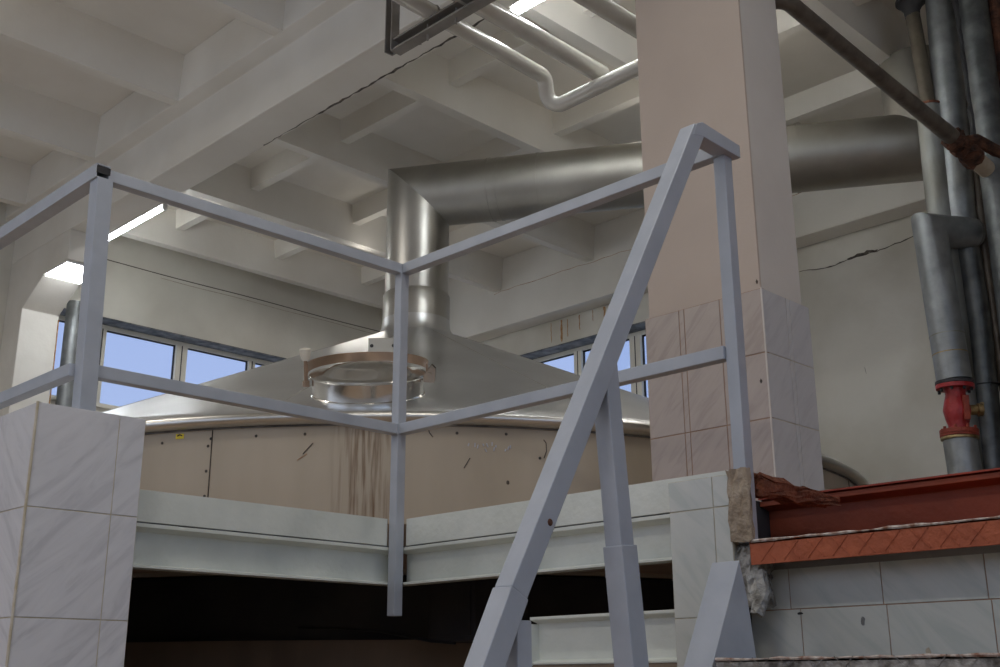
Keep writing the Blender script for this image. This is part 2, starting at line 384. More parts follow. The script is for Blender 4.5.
# ---- ceiling: slab, precast ribs, cross ribs and the two main beams
ce = tag(MB().box((RX - .3, RY - .3, ZS), (WX + .3, WY + .3, ZS + .2)).build('ceiling', 'ceil'), kind='structure')
B1, B2 = (4.0, 4.32), (8.94, WX)
ribs = [10.36 - 1.43 * i for i in range(11)]
def rib_x(x0, x1, y):
    # longitudinal rib, slightly wider towards the slab
    return MB().prism([(x0, y - .05, ZR), (x0, y + .05, ZR), (x0, y + .085, ZS), (x0, y - .085, ZS)], (x1 - x0, 0, 0))
def cross(x, y0, y1):
    # cross rib with flared ends
    d = .17; P = [(x - .05, y0 + .07, ZS), (x - .05, y0 + .07, ZS - d - .02), (x - .05, y1 - .07, ZS - d - .02), (x - .05, y1 - .07, ZS)]
    return MB().poly([(x - .07, y0, ZS), (x + .07, y0, ZS), (x + .045, y0, ZS - d - .03), (x - .045, y0, ZS - d - .03),
                      (x - .07, y1, ZS), (x + .07, y1, ZS), (x + .045, y1, ZS - d - .03), (x - .045, y1, ZS - d - .03)],
                     [(3, 2, 1, 0), (4, 5, 6, 7), (0, 1, 5, 4), (1, 2, 6, 5), (2, 3, 7, 6), (3, 0, 4, 7)])
for y in ribs:
    rib_x(B1[1], B2[0], y).build('rib', 'ceil', ce)
    rib_x(RX, B1[0] - .12, y).build('rib', 'ceil', ce)
for ya, yb in zip(ribs, ribs[1:]):
    for x in (5.50, 6.75, 8.0): cross(x, yb + .05, ya - .05).build('cross_rib', 'ceil', ce)
    for x in (2.75, 1.45, .1, -1.2, -2.6):
        if ya < 9: pass
        cross(x, yb + .05, ya - .05).build('cross_rib', 'ceil', ce) if x < 0 else None
bm1 = MB().prism([(B1[0], RY, ZB), (B1[1], RY, ZB), (B1[1], RY, ZS), (B1[0] - .125, RY, ZS), (B1[0] - .125, RY, ZR + .005), (B1[0], RY, ZR - .02)], (0, WY - RY, 0)).build('main_beam', 'ceil', ce, bevel=.010)
bm2 = MB().box((B2[0], RY, ZB), (B2[1], WY, ZS)).build('main_beam', 'ceil', ce, bevel=.012)
# plaster joint lines where ribs sit on the beams
def jline(x, y0, y1, z, w, par, seed=0):
    mb = MB(); n = 40; T, Bt = [], []
    for i in range(n + 1):
        y = y0 + (y1 - y0) * i / n; zz = z + random.uniform(-.012, .012); k = w * random.uniform(.4, 1.3)
        T.append((x, y, zz + k)); Bt.append((x, y, zz - k))
    mb.prism(T + Bt[::-1], (.002, 0, 0)).build('joint', 'stain', par)
jline(B2[0] - .002, 4.2, 9.0, ZR - .015, .0025, bm2)
# black ragged crack along the far soffit edge of the first beam
def soffit_crack():
    mb = MB(); n = 46; T, Bt = [], []
    for i in range(n + 1):
        y = 4.4 + (6.85 - 4.4) * i / n; xx = B1[1] - .018 + random.uniform(-.007, .007); k = random.uniform(.002, .011) * (1 if i < 40 else .6)
        T.append((xx + k, y, ZB - .0015)); Bt.append((xx - k, y, ZB - .0015))
    mb.prism(T + Bt[::-1], (0, 0, .002)).build('crack', 'crack', bm1)
soffit_crack()
for u, a, b, w in ((5.20, 3.36, 3.62, .004), (5.16, 3.35, 3.66, .010), (5.12, 3.35, 3.62, .004), (5.07, 3.35, 3.6, .003)):
    vstain(u, a, b, w, bm2, 'x', B2[0], 1)

# ---- columns -----------------------------------------------------------------
def tiles(face, axis, us, zs, gap, mat, grout, parent, out, thick=.012, name='tile_cladding', skip=()):
    """rows of glazed tiles on a bed; axis 'x' -> plane x=face, u=y ; out = direction of the visible side"""
    mb = MB(); g = gap / 2
    for i, (a, b) in enumerate(zip(us, us[1:])):
        for j, (c, d) in enumerate(zip(zs, zs[1:])):
            if (i, j) in skip: continue
            if axis == 'x': mb.box((face, a + g, c + g), (face - out * thick, b - g, d - g))
            else: mb.box((a + g, face, c + g), (b - g, face - out * thick, d - g))
    o = mb.build(name, mat, parent, bevel=.0012)
    bd = MB()
    if axis == 'x': bd.box((face - out * .0025, us[0], zs[0]), (face - out * thick, us[-1], zs[-1]))
    else: bd.box((us[0], face - out * .0025, zs[0]), (us[-1], face - out * thick, zs[-1]))
    bd.build('grout', grout, o)
    return o

c1 = thing('column', (4.17, 2.71, 0), 'near concrete column, pinkish plaster above marble tiles, right behind the stair handrail', 'column')
cm = MB()   # plaster core: one face coloured pinkish, the others off-white
cm.box((4.012, 2.418, 0), (4.34, 3.01, ZB)); cm.build('plaster_core', 'whitepl', c1, bevel=.004)
MB().box((4.0, 2.418, .98), (4.012, 3.01, ZB)).build('pink_face', 'pink', c1)
tiles(3.985, 'x', [2.404, 2.617, 2.806, 2.834, 3.025], [0, .14, .42, .70, .983], .0045, 'tile_p', 'grout_b', c1, -1, .026)
tiles(2.402, 'y', [3.99, 4.175, 4.205, 4.37], [0, .14, .42, .70, .983], .004, 'tile_g', 'grout_y', c1, -1, .015)
MB().sweep([(3.987, 2.405, 0), (3.987, 2.405, .985)], .004, 8).build('corner_bead', 'whitepl', c1)
for z, y in ((1.02, 2.43), (.58, 2.437)):
    MB().lathe([(0, -.012), (.006, 0), (0, .012)], 8, Matrix.Translation((3.984 if z < 1 else 3.998, y, z))).build('chip', 'crack', c1)

c2 = thing('column', (4.17, 10.6, 0), 'far white column with a sloping haunch under the beam, beside the left windows', 'column')
yb = 10.40
MB().prism([(4.0, yb, 0), (4.0, yb, 2.79), (4.0, 9.98, 3.03), (4.0, 9.50, 3.05), (4.0, 9.50, ZB - .001), (4.0, WY - .001, ZB - .001), (4.0, WY - .001, 0)], (.362, 0, 0)).build('shaft', 'paint', c2, bevel=.008)
MB().box((4.001, yb - .004, 2.82), (4.36, yb, 2.824)).build('edge_crack', 'stain', c2)
MB().sweep([(4.366, yb - .002, .2), (4.364, yb - .004, 1.2), (4.368, yb - .002, 2.0), (4.362, yb - .003, 2.75)], .006, 6).build('edge_stain', 'stain', c2)

# ---- fluorescent lamps --------------------------------------------------------
def lamp(y0, y1, x, z, label, grp='fluorescent lamps along the ceiling', thick=.02):
    t = thing('fluorescent_lamp', (x, (y0 + y1) / 2, z), label, 'lamp', grp)
    MB().sweep([(x, y0, z), (x, y1, z)], thick, 16).build('tube', 'tube', t, smooth=True)
    MB().prism([(x - .03, y0 - .02, z + .03), (x + .03, y0 - .02, z + .03), (x + .05, y0 - .02, z + .08), (x - .05, y0 - .02, z + .08)], (0, y1 - y0 + .04, 0)).build('housing', 'lampbody', t)
    for y in (y0, y1): MB().box((x - .02, y - .012, z - .024), (x + .02, y + .012, z + .035)).build('socket', 'lampbody', t)
    for y in (y0 + .25, y1 - .25): MB().sweep([(x, y, z + .08), (x, y, ZS)], .006, 8).build('hanger_rod', 'lampbody', t)
    return t
lamp(8.94, 10.35, 4.61, 3.56, 'lit fluorescent tube beyond the left guard post, beside the ceiling beam', thick=.016)
lamp(2.95, 4.50, 4.66, 3.60, 'lit fluorescent tube above the white overhead pipes at the top edge', thick=.03)
# added glowing panel under the far haunch, standing in for its brightly lit soffit
t = thing('fluorescent_lamp', (4.2, 9.7, 3.0), 'added glowing panel for the bright soffit under the haunch of the far column, half behind the guard post', 'lamp', 'fluorescent lamps along the ceiling')
MB().box((4.01, 9.52, 3.005), (4.34, 9.96, 3.022)).build('soffit_glow', 'panel', t)
MB().box((4.004, 9.515, 3.022), (4.346, 9.965, 3.044)).build('housing', 'lampbody', t)
gd = thing('galvanised_downpipe', (4.585, 10.56, 0), 'galvanised sheet pipe standing in front of the left window, beside the far column', 'pipe')
MB().sweep([(4.585, 10.56, 0), (4.585, 10.56, 3.02)], .084, 32).build('pipe', 'galv', gd, smooth=True)
for z in (.9, 1.9, 2.85): MB().sweep([(4.585, 10.56, z), (4.585, 10.56, z + .02)], .087, 32).build('seam_band', 'galv', gd, smooth=True)

# ---- brewing vessel -----------------------------------------------------------
k = thing('brew_kettle', (KX, KY, G0), 'huge round steel kettle with tan cladding and a conical top behind the railing', 'kettle')
T = Matrix.Translation((KX, KY, 0))
def kettle_part(mb, name, mat, parent=k, **kw): return mb.build(name, mat, parent, origin=(KX, KY, 0), **kw)
AP = 1.458
body = kettle_part(MB().lathe([(KR - .045, -.14), (KR - .045, KZ - .035)], 160, T), 'cladding', 'tan', smooth=True)
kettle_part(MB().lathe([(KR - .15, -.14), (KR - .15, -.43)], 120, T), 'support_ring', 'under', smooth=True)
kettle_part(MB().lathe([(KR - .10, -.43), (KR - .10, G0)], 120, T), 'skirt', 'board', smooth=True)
cone = kettle_part(MB().lathe([(KR + .012, KZ - .012), (KR - .02, KZ + .018), (KR - .12, KZ + .018 + .10 * AP / KR)] + [(r, KZ + AP * (1 - r / KR) + .004) for r in (2.6, 2.0, 1.4, .8, .45)] + [(.30, KZ + AP * (1 - .30 / KR) + .006), (.268, KZ + AP * (1 - .27 / KR) + .05), (.262, KZ + AP)], 180, T), 'cone', 'cone', smooth=True)
kettle_part(MB().lathe([(KR - .05 + .040 * math.cos(a) + .03, KZ - .022 + .030 * math.sin(a)) for a in [-PI / 2 + 2 * PI * i / 16 for i in range(17)]], 180, T), 'rim', 'steel', smooth=True)
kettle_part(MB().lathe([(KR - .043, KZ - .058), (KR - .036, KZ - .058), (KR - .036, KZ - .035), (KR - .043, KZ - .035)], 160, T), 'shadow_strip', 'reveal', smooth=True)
# weld seams on the cone
def cpt(r, a, h=0):
    sl = math.atan2(AP, KR)
    return V((KX + (r + h * math.sin(sl)) * math.cos(a), KY + (r + h * math.sin(sl)) * math.sin(a), KZ + AP * (1 - r / KR) + .004 + h * math.cos(sl)))
for a in [PI + .12 + i * PI / 6 for i in range(6)]:
    MB().sweep([cpt(r, a, 0) for r in (3.18, 2.4, 1.6, .8, .4)], .0035, 6).build('weld_seam', 'steel', cone)
# vertical joints of the cladding with their screws
def ctp(a, z, r=KR - .043): return V((KX + r * math.cos(a), KY + r * math.sin(a), z))
def ang(px, py): return math.atan2(py - KY, px - KX)
A_SEAM = -2.587
seams = [-2.587, -1.707, -1.30]
for a in seams:
    MB().bar(ctp(a, 0), ctp(a, KZ - .06), .004, .004).build('panel_joint', 'crack', body)
dots = []
for a in seams:
    for z in ((.226, .345, .465, .50) if a < -2.5 else (.28, .514) if a < -2 else (.2, .45)): dots.append((a - .006 + .004 * (z > .48), z)) 
dots += [(-2.142, .514), (-2.14, .28), (-2.6715, .494), (-2.517, .503), (-2.442, .505), (-2.2165, .511), (-2.09, .405), (-2.14, .285)]
for a, z in dots:
    q = ctp(a, z, KR - .044)
    MB().lathe([(0, .004), (.006, .003), (.0075, 0)], 8, Matrix.Translation(q) @ V((math.cos(a), math.sin(a), 0)).to_track_quat('Z', 'Y').to_matrix().to_4x4()).build('screw', 'crack', body)
# yellow sticker with a black mark, small faint imprint beside it, scratches and daubed paint marks
def patch(a0, a1, z0, z1, name, mat, parent=body, dr=.0015):
    mb = MB(); n = 4
    P = [ctp(a0 + (a1 - a0) * i / n, z0, KR - .043 + dr) for i in range(n + 1)] + [ctp(a1 + (a0 - a1) * i / n, z1, KR - .043 + dr) for i in range(n + 1)]
    mb.poly(P, [tuple(range(len(P)))]); return mb.build(name, mat, parent)
s_a = -2.641
st = patch(s_a - .007, s_a + .007, .508, .533, 'sticker', 'yellow', dr=.002)
MB().sweep([ctp(s_a - .004, .522, KR - .040), ctp(s_a, .528, KR - .040), ctp(s_a + .004, .522, KR - .040)], .003, 6).build('printed_mark', 'black', st)
for i in range(8):
    if i == 3: continue
    a = -2.6247 + i * .0034
    patch(a, a + .0022, .541 - i * .0006, .545 - i * .0006, 'imprint', 'brown_refl')
def scratch(pts, w=.0025, mat='crack'):
    MB().sweep([ctp(a, z, KR - .0425) for a, z in pts], w, 5).build('scratch', mat, body)
scratch([(-2.4436, .41), (-2.4293, .461)]); scratch([(-2.452, .38), (-2.438, .41)], .0018, 'stain')
scratch([(-2.2598, .537), (-2.2575, .51), (-2.2522, .489)])
scratch([(-2.2058, .345), (-2.1969, .393)]); scratch([(-2.0837, .406), (-2.0795, .44), (-2.0801, .48), (-2.084, .495)])
for a, z in ((-2.19, .446), (-2.186, .440), (-2.176, .452), (-2.172, .425), (-2.170, .447), (-2.164, .455), (-2.161, .430), (-2.158, .448), (-2.140, .437), (-2.136, .445), (-2.144, .430), (-2.20, .450)):
    scratch([(a, z), (a + random.uniform(-.003, .003), z + random.uniform(.01, .02))], .0032, 'scrib')

# manway hatch
e = V((-1, -1, 0)).normalized(); sl = math.atan2(AP, KR)
hr_ = 2.83
hc = V((KX, KY, 0)) + e * hr_ - V((-e.y, e.x, 0)) * .020 + V((0, 0, KZ + AP * (1 - hr_ / KR)))
nrm = (V((0, 0, 1)) * math.cos(sl) + e * math.sin(sl)).normalized()
tng = V((-e.y, e.x, 0)); dn = tng.cross(nrm)      # tng: sideways
if dn.dot(e) < 0: dn = -dn
HM = Matrix.Translation(hc) @ Matrix(((tng.x, -dn.x, nrm.x, 0), (tng.y, -dn.y, nrm.y, 0), (tng.z, -dn.z, nrm.z, 0), (0, 0, 0, 1)))
if HM.to_3x3().determinant() < 0: HM = HM @ Matrix.Scale(-1, 4, (1, 0, 0))
def hm(x, y, z): return HM @ V((x, y, z))
R0 = .280
man = MB().lathe([(R0 + .010, -.01), (R0 + .008, .006), (R0 + .001, .012), (R0 + .001, .098), (R0 - .04, .098)], 72, HM).build('manway_collar', 'polish', k, smooth=True)
MB().lathe([(R0 - .02, .096), (R0 + .010, .097), (R0 + .016, .104), (R0 + .012, .112), (R0 - .02, .116), (R0 - .05, .118), (.18, .146), (.12, .158), (.06, .166), (0.001, .168)], 72, HM).build('lid', 'polish', man, smooth=True)
def arcband(r, z0, z1, a0, a1, th, n=40):
    mb = MB(); P = []
    for i in range(n + 1):
        a = a0 + (a1 - a0) * i / n; c, s_ = math.cos(a), math.sin(a); up = .012 * math.sin((i / n) * PI)
        P += [hm(r * c, r * s_, z0 + up), hm((r + th) * c, (r + th) * s_, z0 + up), hm((r + th) * c, (r + th) * s_, z1 + up), hm(r * c, r * s_, z1 + up)]
    F = [(0, 1, 2, 3), (4 * n + 3, 4 * n + 2, 4 * n + 1, 4 * n)]
    for i in range(n):
        for j in range(4): F.append((4 * i + j, 4 * i + (j + 1) % 4, 4 * i + 4 + (j + 1) % 4, 4 * i + 4 + j))
    return mb.poly(P, F)
arcband(R0 + .018, .118, .165, -.12, PI + .12, .008).build('clamp_bar', 'brown_refl', man, smooth=True)
MB().sweep([hm(-R0 - .028, -.03, .055), hm(-R0 - .028, -.03, .185)], .010, 12).build('clamp_stem', 'brown_refl', man, smooth=True)
MB().lathe([(.001, .18), (.017, .182), (.024, .20), (.030, .225), (.028, .24), (.001, .247)], 20, HM @ Matrix.Translation((-R0 - .028, -.03, 0))).build('knob', 'knob', man, smooth=True)
MB().lathe([(.001, .05), (.018, .05), (.018, .078), (.001, .078)], 12, HM @ Matrix.Translation((-R0 - .028, -.03, 0))).build('clamp_nut', 'brown_refl', man)
mb = MB()
for s_ in (0, .05):
    mb.poly([hm(R0 + .005, -.06 + s_, .075), hm(R0 + .06, -.06 + s_, .07), hm(R0 + .065, -.06 + s_, .14), hm(R0 + .045, -.06 + s_, .16), hm(R0 + .005, -.06 + s_, .11),
             hm(R0 + .005, -.048 + s_, .075), hm(R0 + .06, -.048 + s_, .07), hm(R0 + .065, -.048 + s_, .14), hm(R0 + .045, -.048 + s_, .16), hm(R0 + .005, -.048 + s_, .11)],
            [(4, 3, 2, 1, 0), (5, 6, 7, 8, 9)] + [(i, (i + 1) % 5, 5 + (i + 1) % 5, 5 + i) for i in range(5)])
mb.build('hinge_bracket', 'polish', man)
MB().sweep([hm(R0 + .035, -.075, .115), hm(R0 + .035, .02, .115)], .009, 10).build('hinge_pin', 'polish', man)
MB().sweep([hm(-.04, R0 + .02, .12), hm(-.04, R0 + .035, .16), hm(.03, R0 + .035, .16), hm(.03, R0 + .02, .12)], .007, 8).build('lid_loop', 'polish', man)
# bracket plate with two bolt holes on the cone, above the hatch
br = 1.85; ba = ang(4.32, 5.30) + .004
bp = cpt(br, ba)
bt = V((-math.sin(ba), math.cos(ba), 0)); be = V((math.cos(ba), math.sin(ba), 0))
mb = MB(); W2 = .088
mb.prism([bp + bt * W2, bp - bt * W2, bp - bt * W2 + V((0, 0, .144)), bp + bt * W2 + V((0, 0, .144))], be * -.006)
mb.prism([bp + bt * W2 + V((0, 0, .144)), bp - bt * W2 + V((0, 0, .144)), bp - bt * W2 + V((0, 0, .150)), bp + bt * W2 + V((0, 0, .150))], be * -.05)
brk = mb.build('nameplate_bracket', 'duct', k)
for s_ in (-1, 1):
    q = bp + bt * (.066 * s_) + V((0, 0, .10)) + be * .002
    MB().lathe([(.001, .001), (.011, .001), (.011, 0)], 14, Matrix.Translation(q) @ be.to_track_quat('Z', 'Y').to_matrix().to_4x4()).build('bolt_hole', 'black', brk)

# ---- vent duct ----------------------------------------------------------------
d = thing('vent_duct', (KX, KY, KZ + AP), 'fat round steel vent duct rising from the kettle and turning right under the ceiling', 'duct')
ax = V((7.48, 3.06, 3.10)); p0 = V((KX, KY, 3.118)); dh = (ax - p0).normalized()
def mitred(pts, keep):      # one length of the mitred pipe run, cut at its elbow planes
    mb = MB().sweep(pts, .25, 72, caps=False); vs = list(mb.bm.verts); mb.bm.verts.ensure_lookup_table()
    drop = [v for i, v in enumerate(vs) if not keep[0] <= i // 72 <= keep[1]]
    bmesh.ops.delete(mb.bm, geom=drop, context='VERTS'); return mb
run_ = [(KX, KY, 1.98), (KX, KY, 3.118), tuple(ax), (7.52, 3.10, 3.80)]
mitred(run_, (0, 1)).build('upright_pipe', 'steel', d, smooth=True)
mitred(run_, (1, 2)).build('cross_pipe', 'duct', d, smooth=True)
mitred(run_, (2, 3)).build('end_pipe', 'duct', d, smooth=True)
MB().lathe([(.001, 0), (.25, 0), (.25, .01), (.001, .01)], 48, Matrix.Translation((7.52, 3.10, 3.795))).build('end_cap', 'duct', d, smooth=True)
MB().lathe([(.262, 2.0), (.262, 2.26), (.252, 2.275), (.249, 2.275)], 64, Matrix.Translation((KX, KY, 0))).build('base_sleeve', 'steel', d, smooth=True)
for t_, w in ((.60, .02), (.68, .012), (1.0, .016), (2.95, .02)):
    q = p0 + dh * t_
    MB().sweep([q, q + dh * w], .2545, 64).build('seam_band', 'duct', d, smooth=True)

# ---- railing round the opening --------------------------------------------------
rl = thing('guard_railing', (BX, BY, 0), 'blue-grey square-tube guard railing with two rails around the stair opening', 'railing')
PX, PY = 1.512, 3.405; HT, HMID = 1.055, .375; w = .042
X2 = 2.866; Y2 = 1.835
MB().bar((PX + .030, PY, .21), (PX + .008, PY, HT - .045), .056, .056, (0, 1, 0)).build('post', 'blue', rl, bevel=.003)
MB().bar((BX - .004, BY - .002, -.37), (BX - .004, BY - .002, HT - .04), w, w, (0, 1, 0)).build('post', 'blue', rl, bevel=.003)
MB().bar((X2, Y2, -.225), (X2, Y2, HT - .045), .043, .043, (0, 1, 0)).build('post', 'blue', rl, bevel=.003)
def rail(a, b, nm='rail'): return MB().bar(a, b, w, w).build(nm, 'blue', rl, bevel=.003)
rail((PX + .028, BY, HT - w / 2), (BX + .017, BY, HT - w / 2)); rail((PX + .028, BY, HMID - w / 2), (BX - .025, BY, HMID - w / 2))
rail((BX, BY - .021, HT - w / 2), (BX, Y2 + .0, HT - w / 2 - .006)); rail((BX, BY - .023, HMID - w / 2), (BX, Y2 + .022, HMID - w / 2))
# rails running back along the parapet; the top one is an open tube end
def tube_open(y0, y1, x, z, s=.05, t=.004):
    mb = MB(); a = s / 2; i = a - t
    o_ = [(x - a, z - a), (x + a, z - a), (x + a, z + a), (x - a, z + a)]; n_ = [(x - i, z - i), (x + i, z - i), (x + i, z + i), (x - i, z + i)]
    P = [(p[0], y0, p[1]) for p in o_ + n_] + [(p[0], y1, p[1]) for p in o_ + n_]
    F = []
    for q in range(4):
        r_ = (q + 1) % 4
        F += [(q, r_, 8 + r_, 8 + q), (4 + q, 12 + q, 12 + r_, 4 + r_), (q, 4 + q, 4 + r_, r_), (8 + q, 8 + r_, 12 + r_, 12 + q)]
    return mb.poly(P, F)
tube_open(PY - .028, 7.6, PX - .003, HT - .024, .05).build('rail', 'blue', rl)
MB().box((PX - .026, PY - .030, HT - .032), (PX + .022, PY - .026, HT - .007)).build('open_end', 'black', rl)
rail((PX, PY + .028, HMID - w / 2), (PX, 7.6, HMID - w / 2))
MB().bar((PX, 6.6, .21), (PX, 6.6, HT - .045), .05, .05, (0, 1, 0)).build('post', 'blue', rl, bevel=.003)
for z in (HT - .05, HMID - .045):   # weld beads at the corner
    MB().sweep([(BX - .03, BY - .026, z), (BX - .03, BY - .026, z + .008)], .004, 6).build('weld_bead', 'blue', rl)

# ---- stair handrail -------------------------------------------------------------
hl = thing('stair_handrail', (2.0, 1.82, G0), 'thick blue-grey square handrail slanting steeply down the stair in the foreground', 'handrail')
HY = 1.82; sx = 1 / 1.836
def hx(z): return 1.937 + (z + .277) * .5705 if z > -.416 else 1.8577 + (z + .416) * .520
# upper and lower length with a welded sleeve joint
top = V((2.695, HY, 1.035)); dwn = V((-sx, 0, -1)).normalized()
zc = -.416
ps = V((hx(zc), HY, zc))
MB().bar(V((hx(1.03), HY, 1.03)), ps, .056, .056, (0, 1, 0)).build('rail', 'blue', hl, bevel=.003)
MB().bar(ps, V((hx(-1.5), HY, -1.5)), .061, .061, (0, 1, 0)).build('rail', 'blue', hl, bevel=.003)
MB().prism([(2.645, HY - .029, 1.000), (2.668, HY - .029, 1.046), (2.70, HY - .029, 1.062), (2.905, HY - .029, 1.052), (2.905, HY - .029, 1.008), (2.70, HY - .029, 1.012)], (0, .058, 0)).build('top_return', 'blue', hl, bevel=.002)
MB().bar((2.212, HY, .19), (2.253, HY, -.285), .052, .052, (0, 1, 0)).build('baluster', 'blue', hl, bevel=.003)
MB().bar((2.253, HY, -.28), (2.33, HY, -1.05), .062, .062, (0, 1, 0)).build('baluster', 'blue', hl, bevel=.003)
MB().bar((1.878, HY, -.475), (1.885, HY, -1.5), .046, .046, (0, 1, 0)).build('baluster', 'blue', hl, bevel=.003)
MB().lathe([(0.001, 0), (.009, 0), (.007, .002), (0.001, .002)], 10, Matrix.Translation((hx(-.25) + .010, HY - .0285, -.25)) @ Matrix.Rotation(PI / 2, 4, 'X')).build('paint_chip', 'darkrust', hl)

# ---- tiled parapet at the left ---------------------------------------------------
pa = thing('tiled_parapet', (1.55, 3.6, G0), 'low wall clad in white marble tiles, carrying the left guard post', 'parapet')
MB().box((1.384, 3.362, G0), (1.716, 8.2, .200)).build('core', 'concrete', pa)
zz = [G0 + .09, -2.0, -1.685, -1.37, -1.055, -.74, -.424, -.105, .212]
tiles(3.35, 'y', [1.372, 1.64, 1.730], zz, .0035, 'tile_w', 'grout_y', pa, -1, .012)
tiles(1.372, 'x', [3.352] + [3.352 + .267 * i for i in range(1, 18)], zz, .0035, 'tile_w', 'grout_y', pa, -1, .012)
MB().box((1.374, 3.352, .200), (1.728, 8.2, .212)).build('coping', 'tile_w', pa)
MB().sweep([(1.371, 3.349, G0), (1.371, 3.349, .213)], .0045, 8).build('corner_bead', 'grout_y', pa)

# ---- steel edge beams ------------------------------------------------------------
def channel_x(x0, x1, y, zt, zb, ob, fl=.05, nm='web'):  # channel whose open side faces -Y
    MB().prism([(x0, y, zt), (x0, y, zt - .012), (x0, y + fl, zt - .022), (x0, y + fl, zb + .016), (x0, y, zb + .008), (x0, y, zb), (x0, y + fl + .01, zb), (x0, y + fl + .01, zt)], (x1 - x0, 0, 0)).build('channel', 'beam', ob, bevel=.0015)
def channel_y(y0, y1, x, zt, zb, ob, fl=.05):
    MB().prism([(x, y0, zt), (x, y0, zt - .012), (x + fl, y0, zt - .022), (x + fl, y0, zb + .016), (x, y0, zb + .008), (x, y0, zb), (x + fl + .01, y0, zb), (x + fl + .01, y0, zt)], (0, y1 - y0, 0)).build('channel', 'beam', ob, bevel=.0015)
b1 = thing('edge_beam', (2.2, BY + .02, -.25), 'cream steel edge beam left of the corner post, starting behind the tiled parapet', 'beam')
e0 = .024
channel_x(1.735, BX + .08, BY + e0, -.109, -.252, b1)
MB().box((1.735, BY + e0, -.104), (BX - .028, BY + e0 + .012, 0)).build('edge_plate', 'beam', b1, bevel=.001)
MB().box((BX + .024, BY + e0, -.104), (BX + .03, BY + e0 + .012, 0)).build('edge_plate', 'beam', b1)
b2 = thing('edge_beam', (BX + .02, 2.7, -.25), 'cream steel edge beam right of the corner post, passing behind the slanted handrail', 'beam')
channel_y(2.09, BY + e0 - .001, BX + e0, -.109, -.252, b2)
MB().box((BX + e0, 1.87, -.104), (BX + e0 + .012, BY - .028, 0)).build('edge_plate', 'beam', b2, bevel=.001)
MB().box((BX + .03, BY + .028, -.255), (BX + .056, BY + .056, -.002)).build('corner_gap', 'under', b1)  # dark filler box, its colour standing for the shade in the gap
# dark gap line under the plates
MB().box((1.735, BY + e0 + .006, -.110), (BX + e0, BY + e0 + .012, -.103)).build('gap', 'reveal', b1)
MB().box((BX + e0 + .006, 2.09, -.110), (BX + e0 + .012, BY + e0, -.103)).build('gap', 'reveal', b2)

b3 = thing('edge_beam', (2.92, 2.4, -.55), 'lower cream steel beam in the dark gap under the floor, behind the middle baluster', 'beam')
MB().prism([(2.90, 2.09, -.398), (2.90, 2.09, -.408), (2.935, 2.09, -.418), (2.935, 2.09, -.540), (2.90, 2.09, -.548), (2.90, 2.09, -.555), (2.98, 2.09, -.555), (2.98, 2.09, -.398)], (0, .66, 0)).build('channel', 'beam', b3, bevel=.0015)
MB().box((2.89, 2.74, -.42), (2.95, 2.762, -.56)).build('end_cleat', 'beam', b3, noise=.002)
MB().box((2.902, 2.085, -.60), (2.98, 2.75, -.556)).build('rusty_shelf_angle', 'board', b3)

# ---- staircase -------------------------------------------------------------------
sc_ = thing('staircase', (3.0, 1.0, G0), 'red-edged stair with marble-tiled risers at the lower right', 'staircase')
YE, YS = 1.808, -.9   # stair from y=YS to YE
# red channel forming the top riser
xc = 3.49
MB().prism([(xc, YS, 0), (xc - .012, YS, -.006), (xc - .012, YS, -.022), (xc + .045, YS, -.034), (xc + .045, YS, -.235), (xc + .06, YS, -.235), (xc + .06, YS, 0)], (0, 2.17 - YS, 0)).build('top_riser_channel', 'redsteel', sc_, bevel=.002)
MB().box((xc - .02, YS, .0005), (xc + .3, 2.17, .006)).build('landing_plate', 'redold', sc_)
MB().box((2.97, 2.172, -.235), (xc + .06, 2.18, -.002)).build('gap_shade_sheet', 'under', sc_)  # added dark sheet, coloured as the shade of the gap beside the channel
# checker-plate nosing, first step down
def plate_nosing(x, zt, zb, y0, y1, mat, edge, parent, xb):
    mb = MB(); mb.box((x, y0, zb), (x + .008, y1, zt)); mb.box((x, y0, zt - .008), (xb, y1, zt))
    o = mb.build('checker_plate', mat, parent, bevel=.0015)
    m2 = MB(); L = .03; st_ = .075; y = y0
    i = 0
    while y < y1 - .05:      # raised crossing bars of the plate on its front
        zm = (zt + zb) / 2
        for sgn in (1, -1):
            a = V((x - .0005, y, zm - .026 * sgn)); b = V((x - .0005, y + .050, zm + .026 * sgn))
            m2.bar(a, b, .0016, .003, (1, 0, 0))
        y += st_; i += 1
    m2.build('raised_pattern', mat, o)
    m3 = MB(); n = 70; P = []
    for q in range(n + 1): P.append((x + .001, y0 + (y1 - y0) * q / n, zt + random.uniform(-.0005, .002)))
    m3.sweep(P, [random.uniform(.002, .0055) for _ in P], 6).build('worn_edge', edge, o)
    return o
plate_nosing(2.83, -.226, -.292, YS, YE, 'nosing', 'worn', sc_, xc + .04)
MB().box((2.95, YS, -.298), (xc, YE, -.236)).build('tread_slab', 'concrete', sc_)
ys_hi = [y for y in (1.755 - .283 * i for i in range(9, -1, -1))]
tiles(2.955, 'x', [ys_hi[0]] + [1.48 - .285 * i for i in range(7, -1, -1)] + [1.765, 1.90], [-.412, -.296], .003, 'tile_c', 'grout_b', sc_, -1, .012)
tiles(2.955, 'x', [YS] + [1.472 - .283 * i for i in range(8, 0, -1)] + [1.472, 1.735, 1.90], [-.56, -.412], .003, 'tile_c', 'grout_b', sc_, -1, .012)
MB().box((2.967, YS, -.56), (3.2, 1.90, -.296)).build('riser_core', 'concrete', sc_)
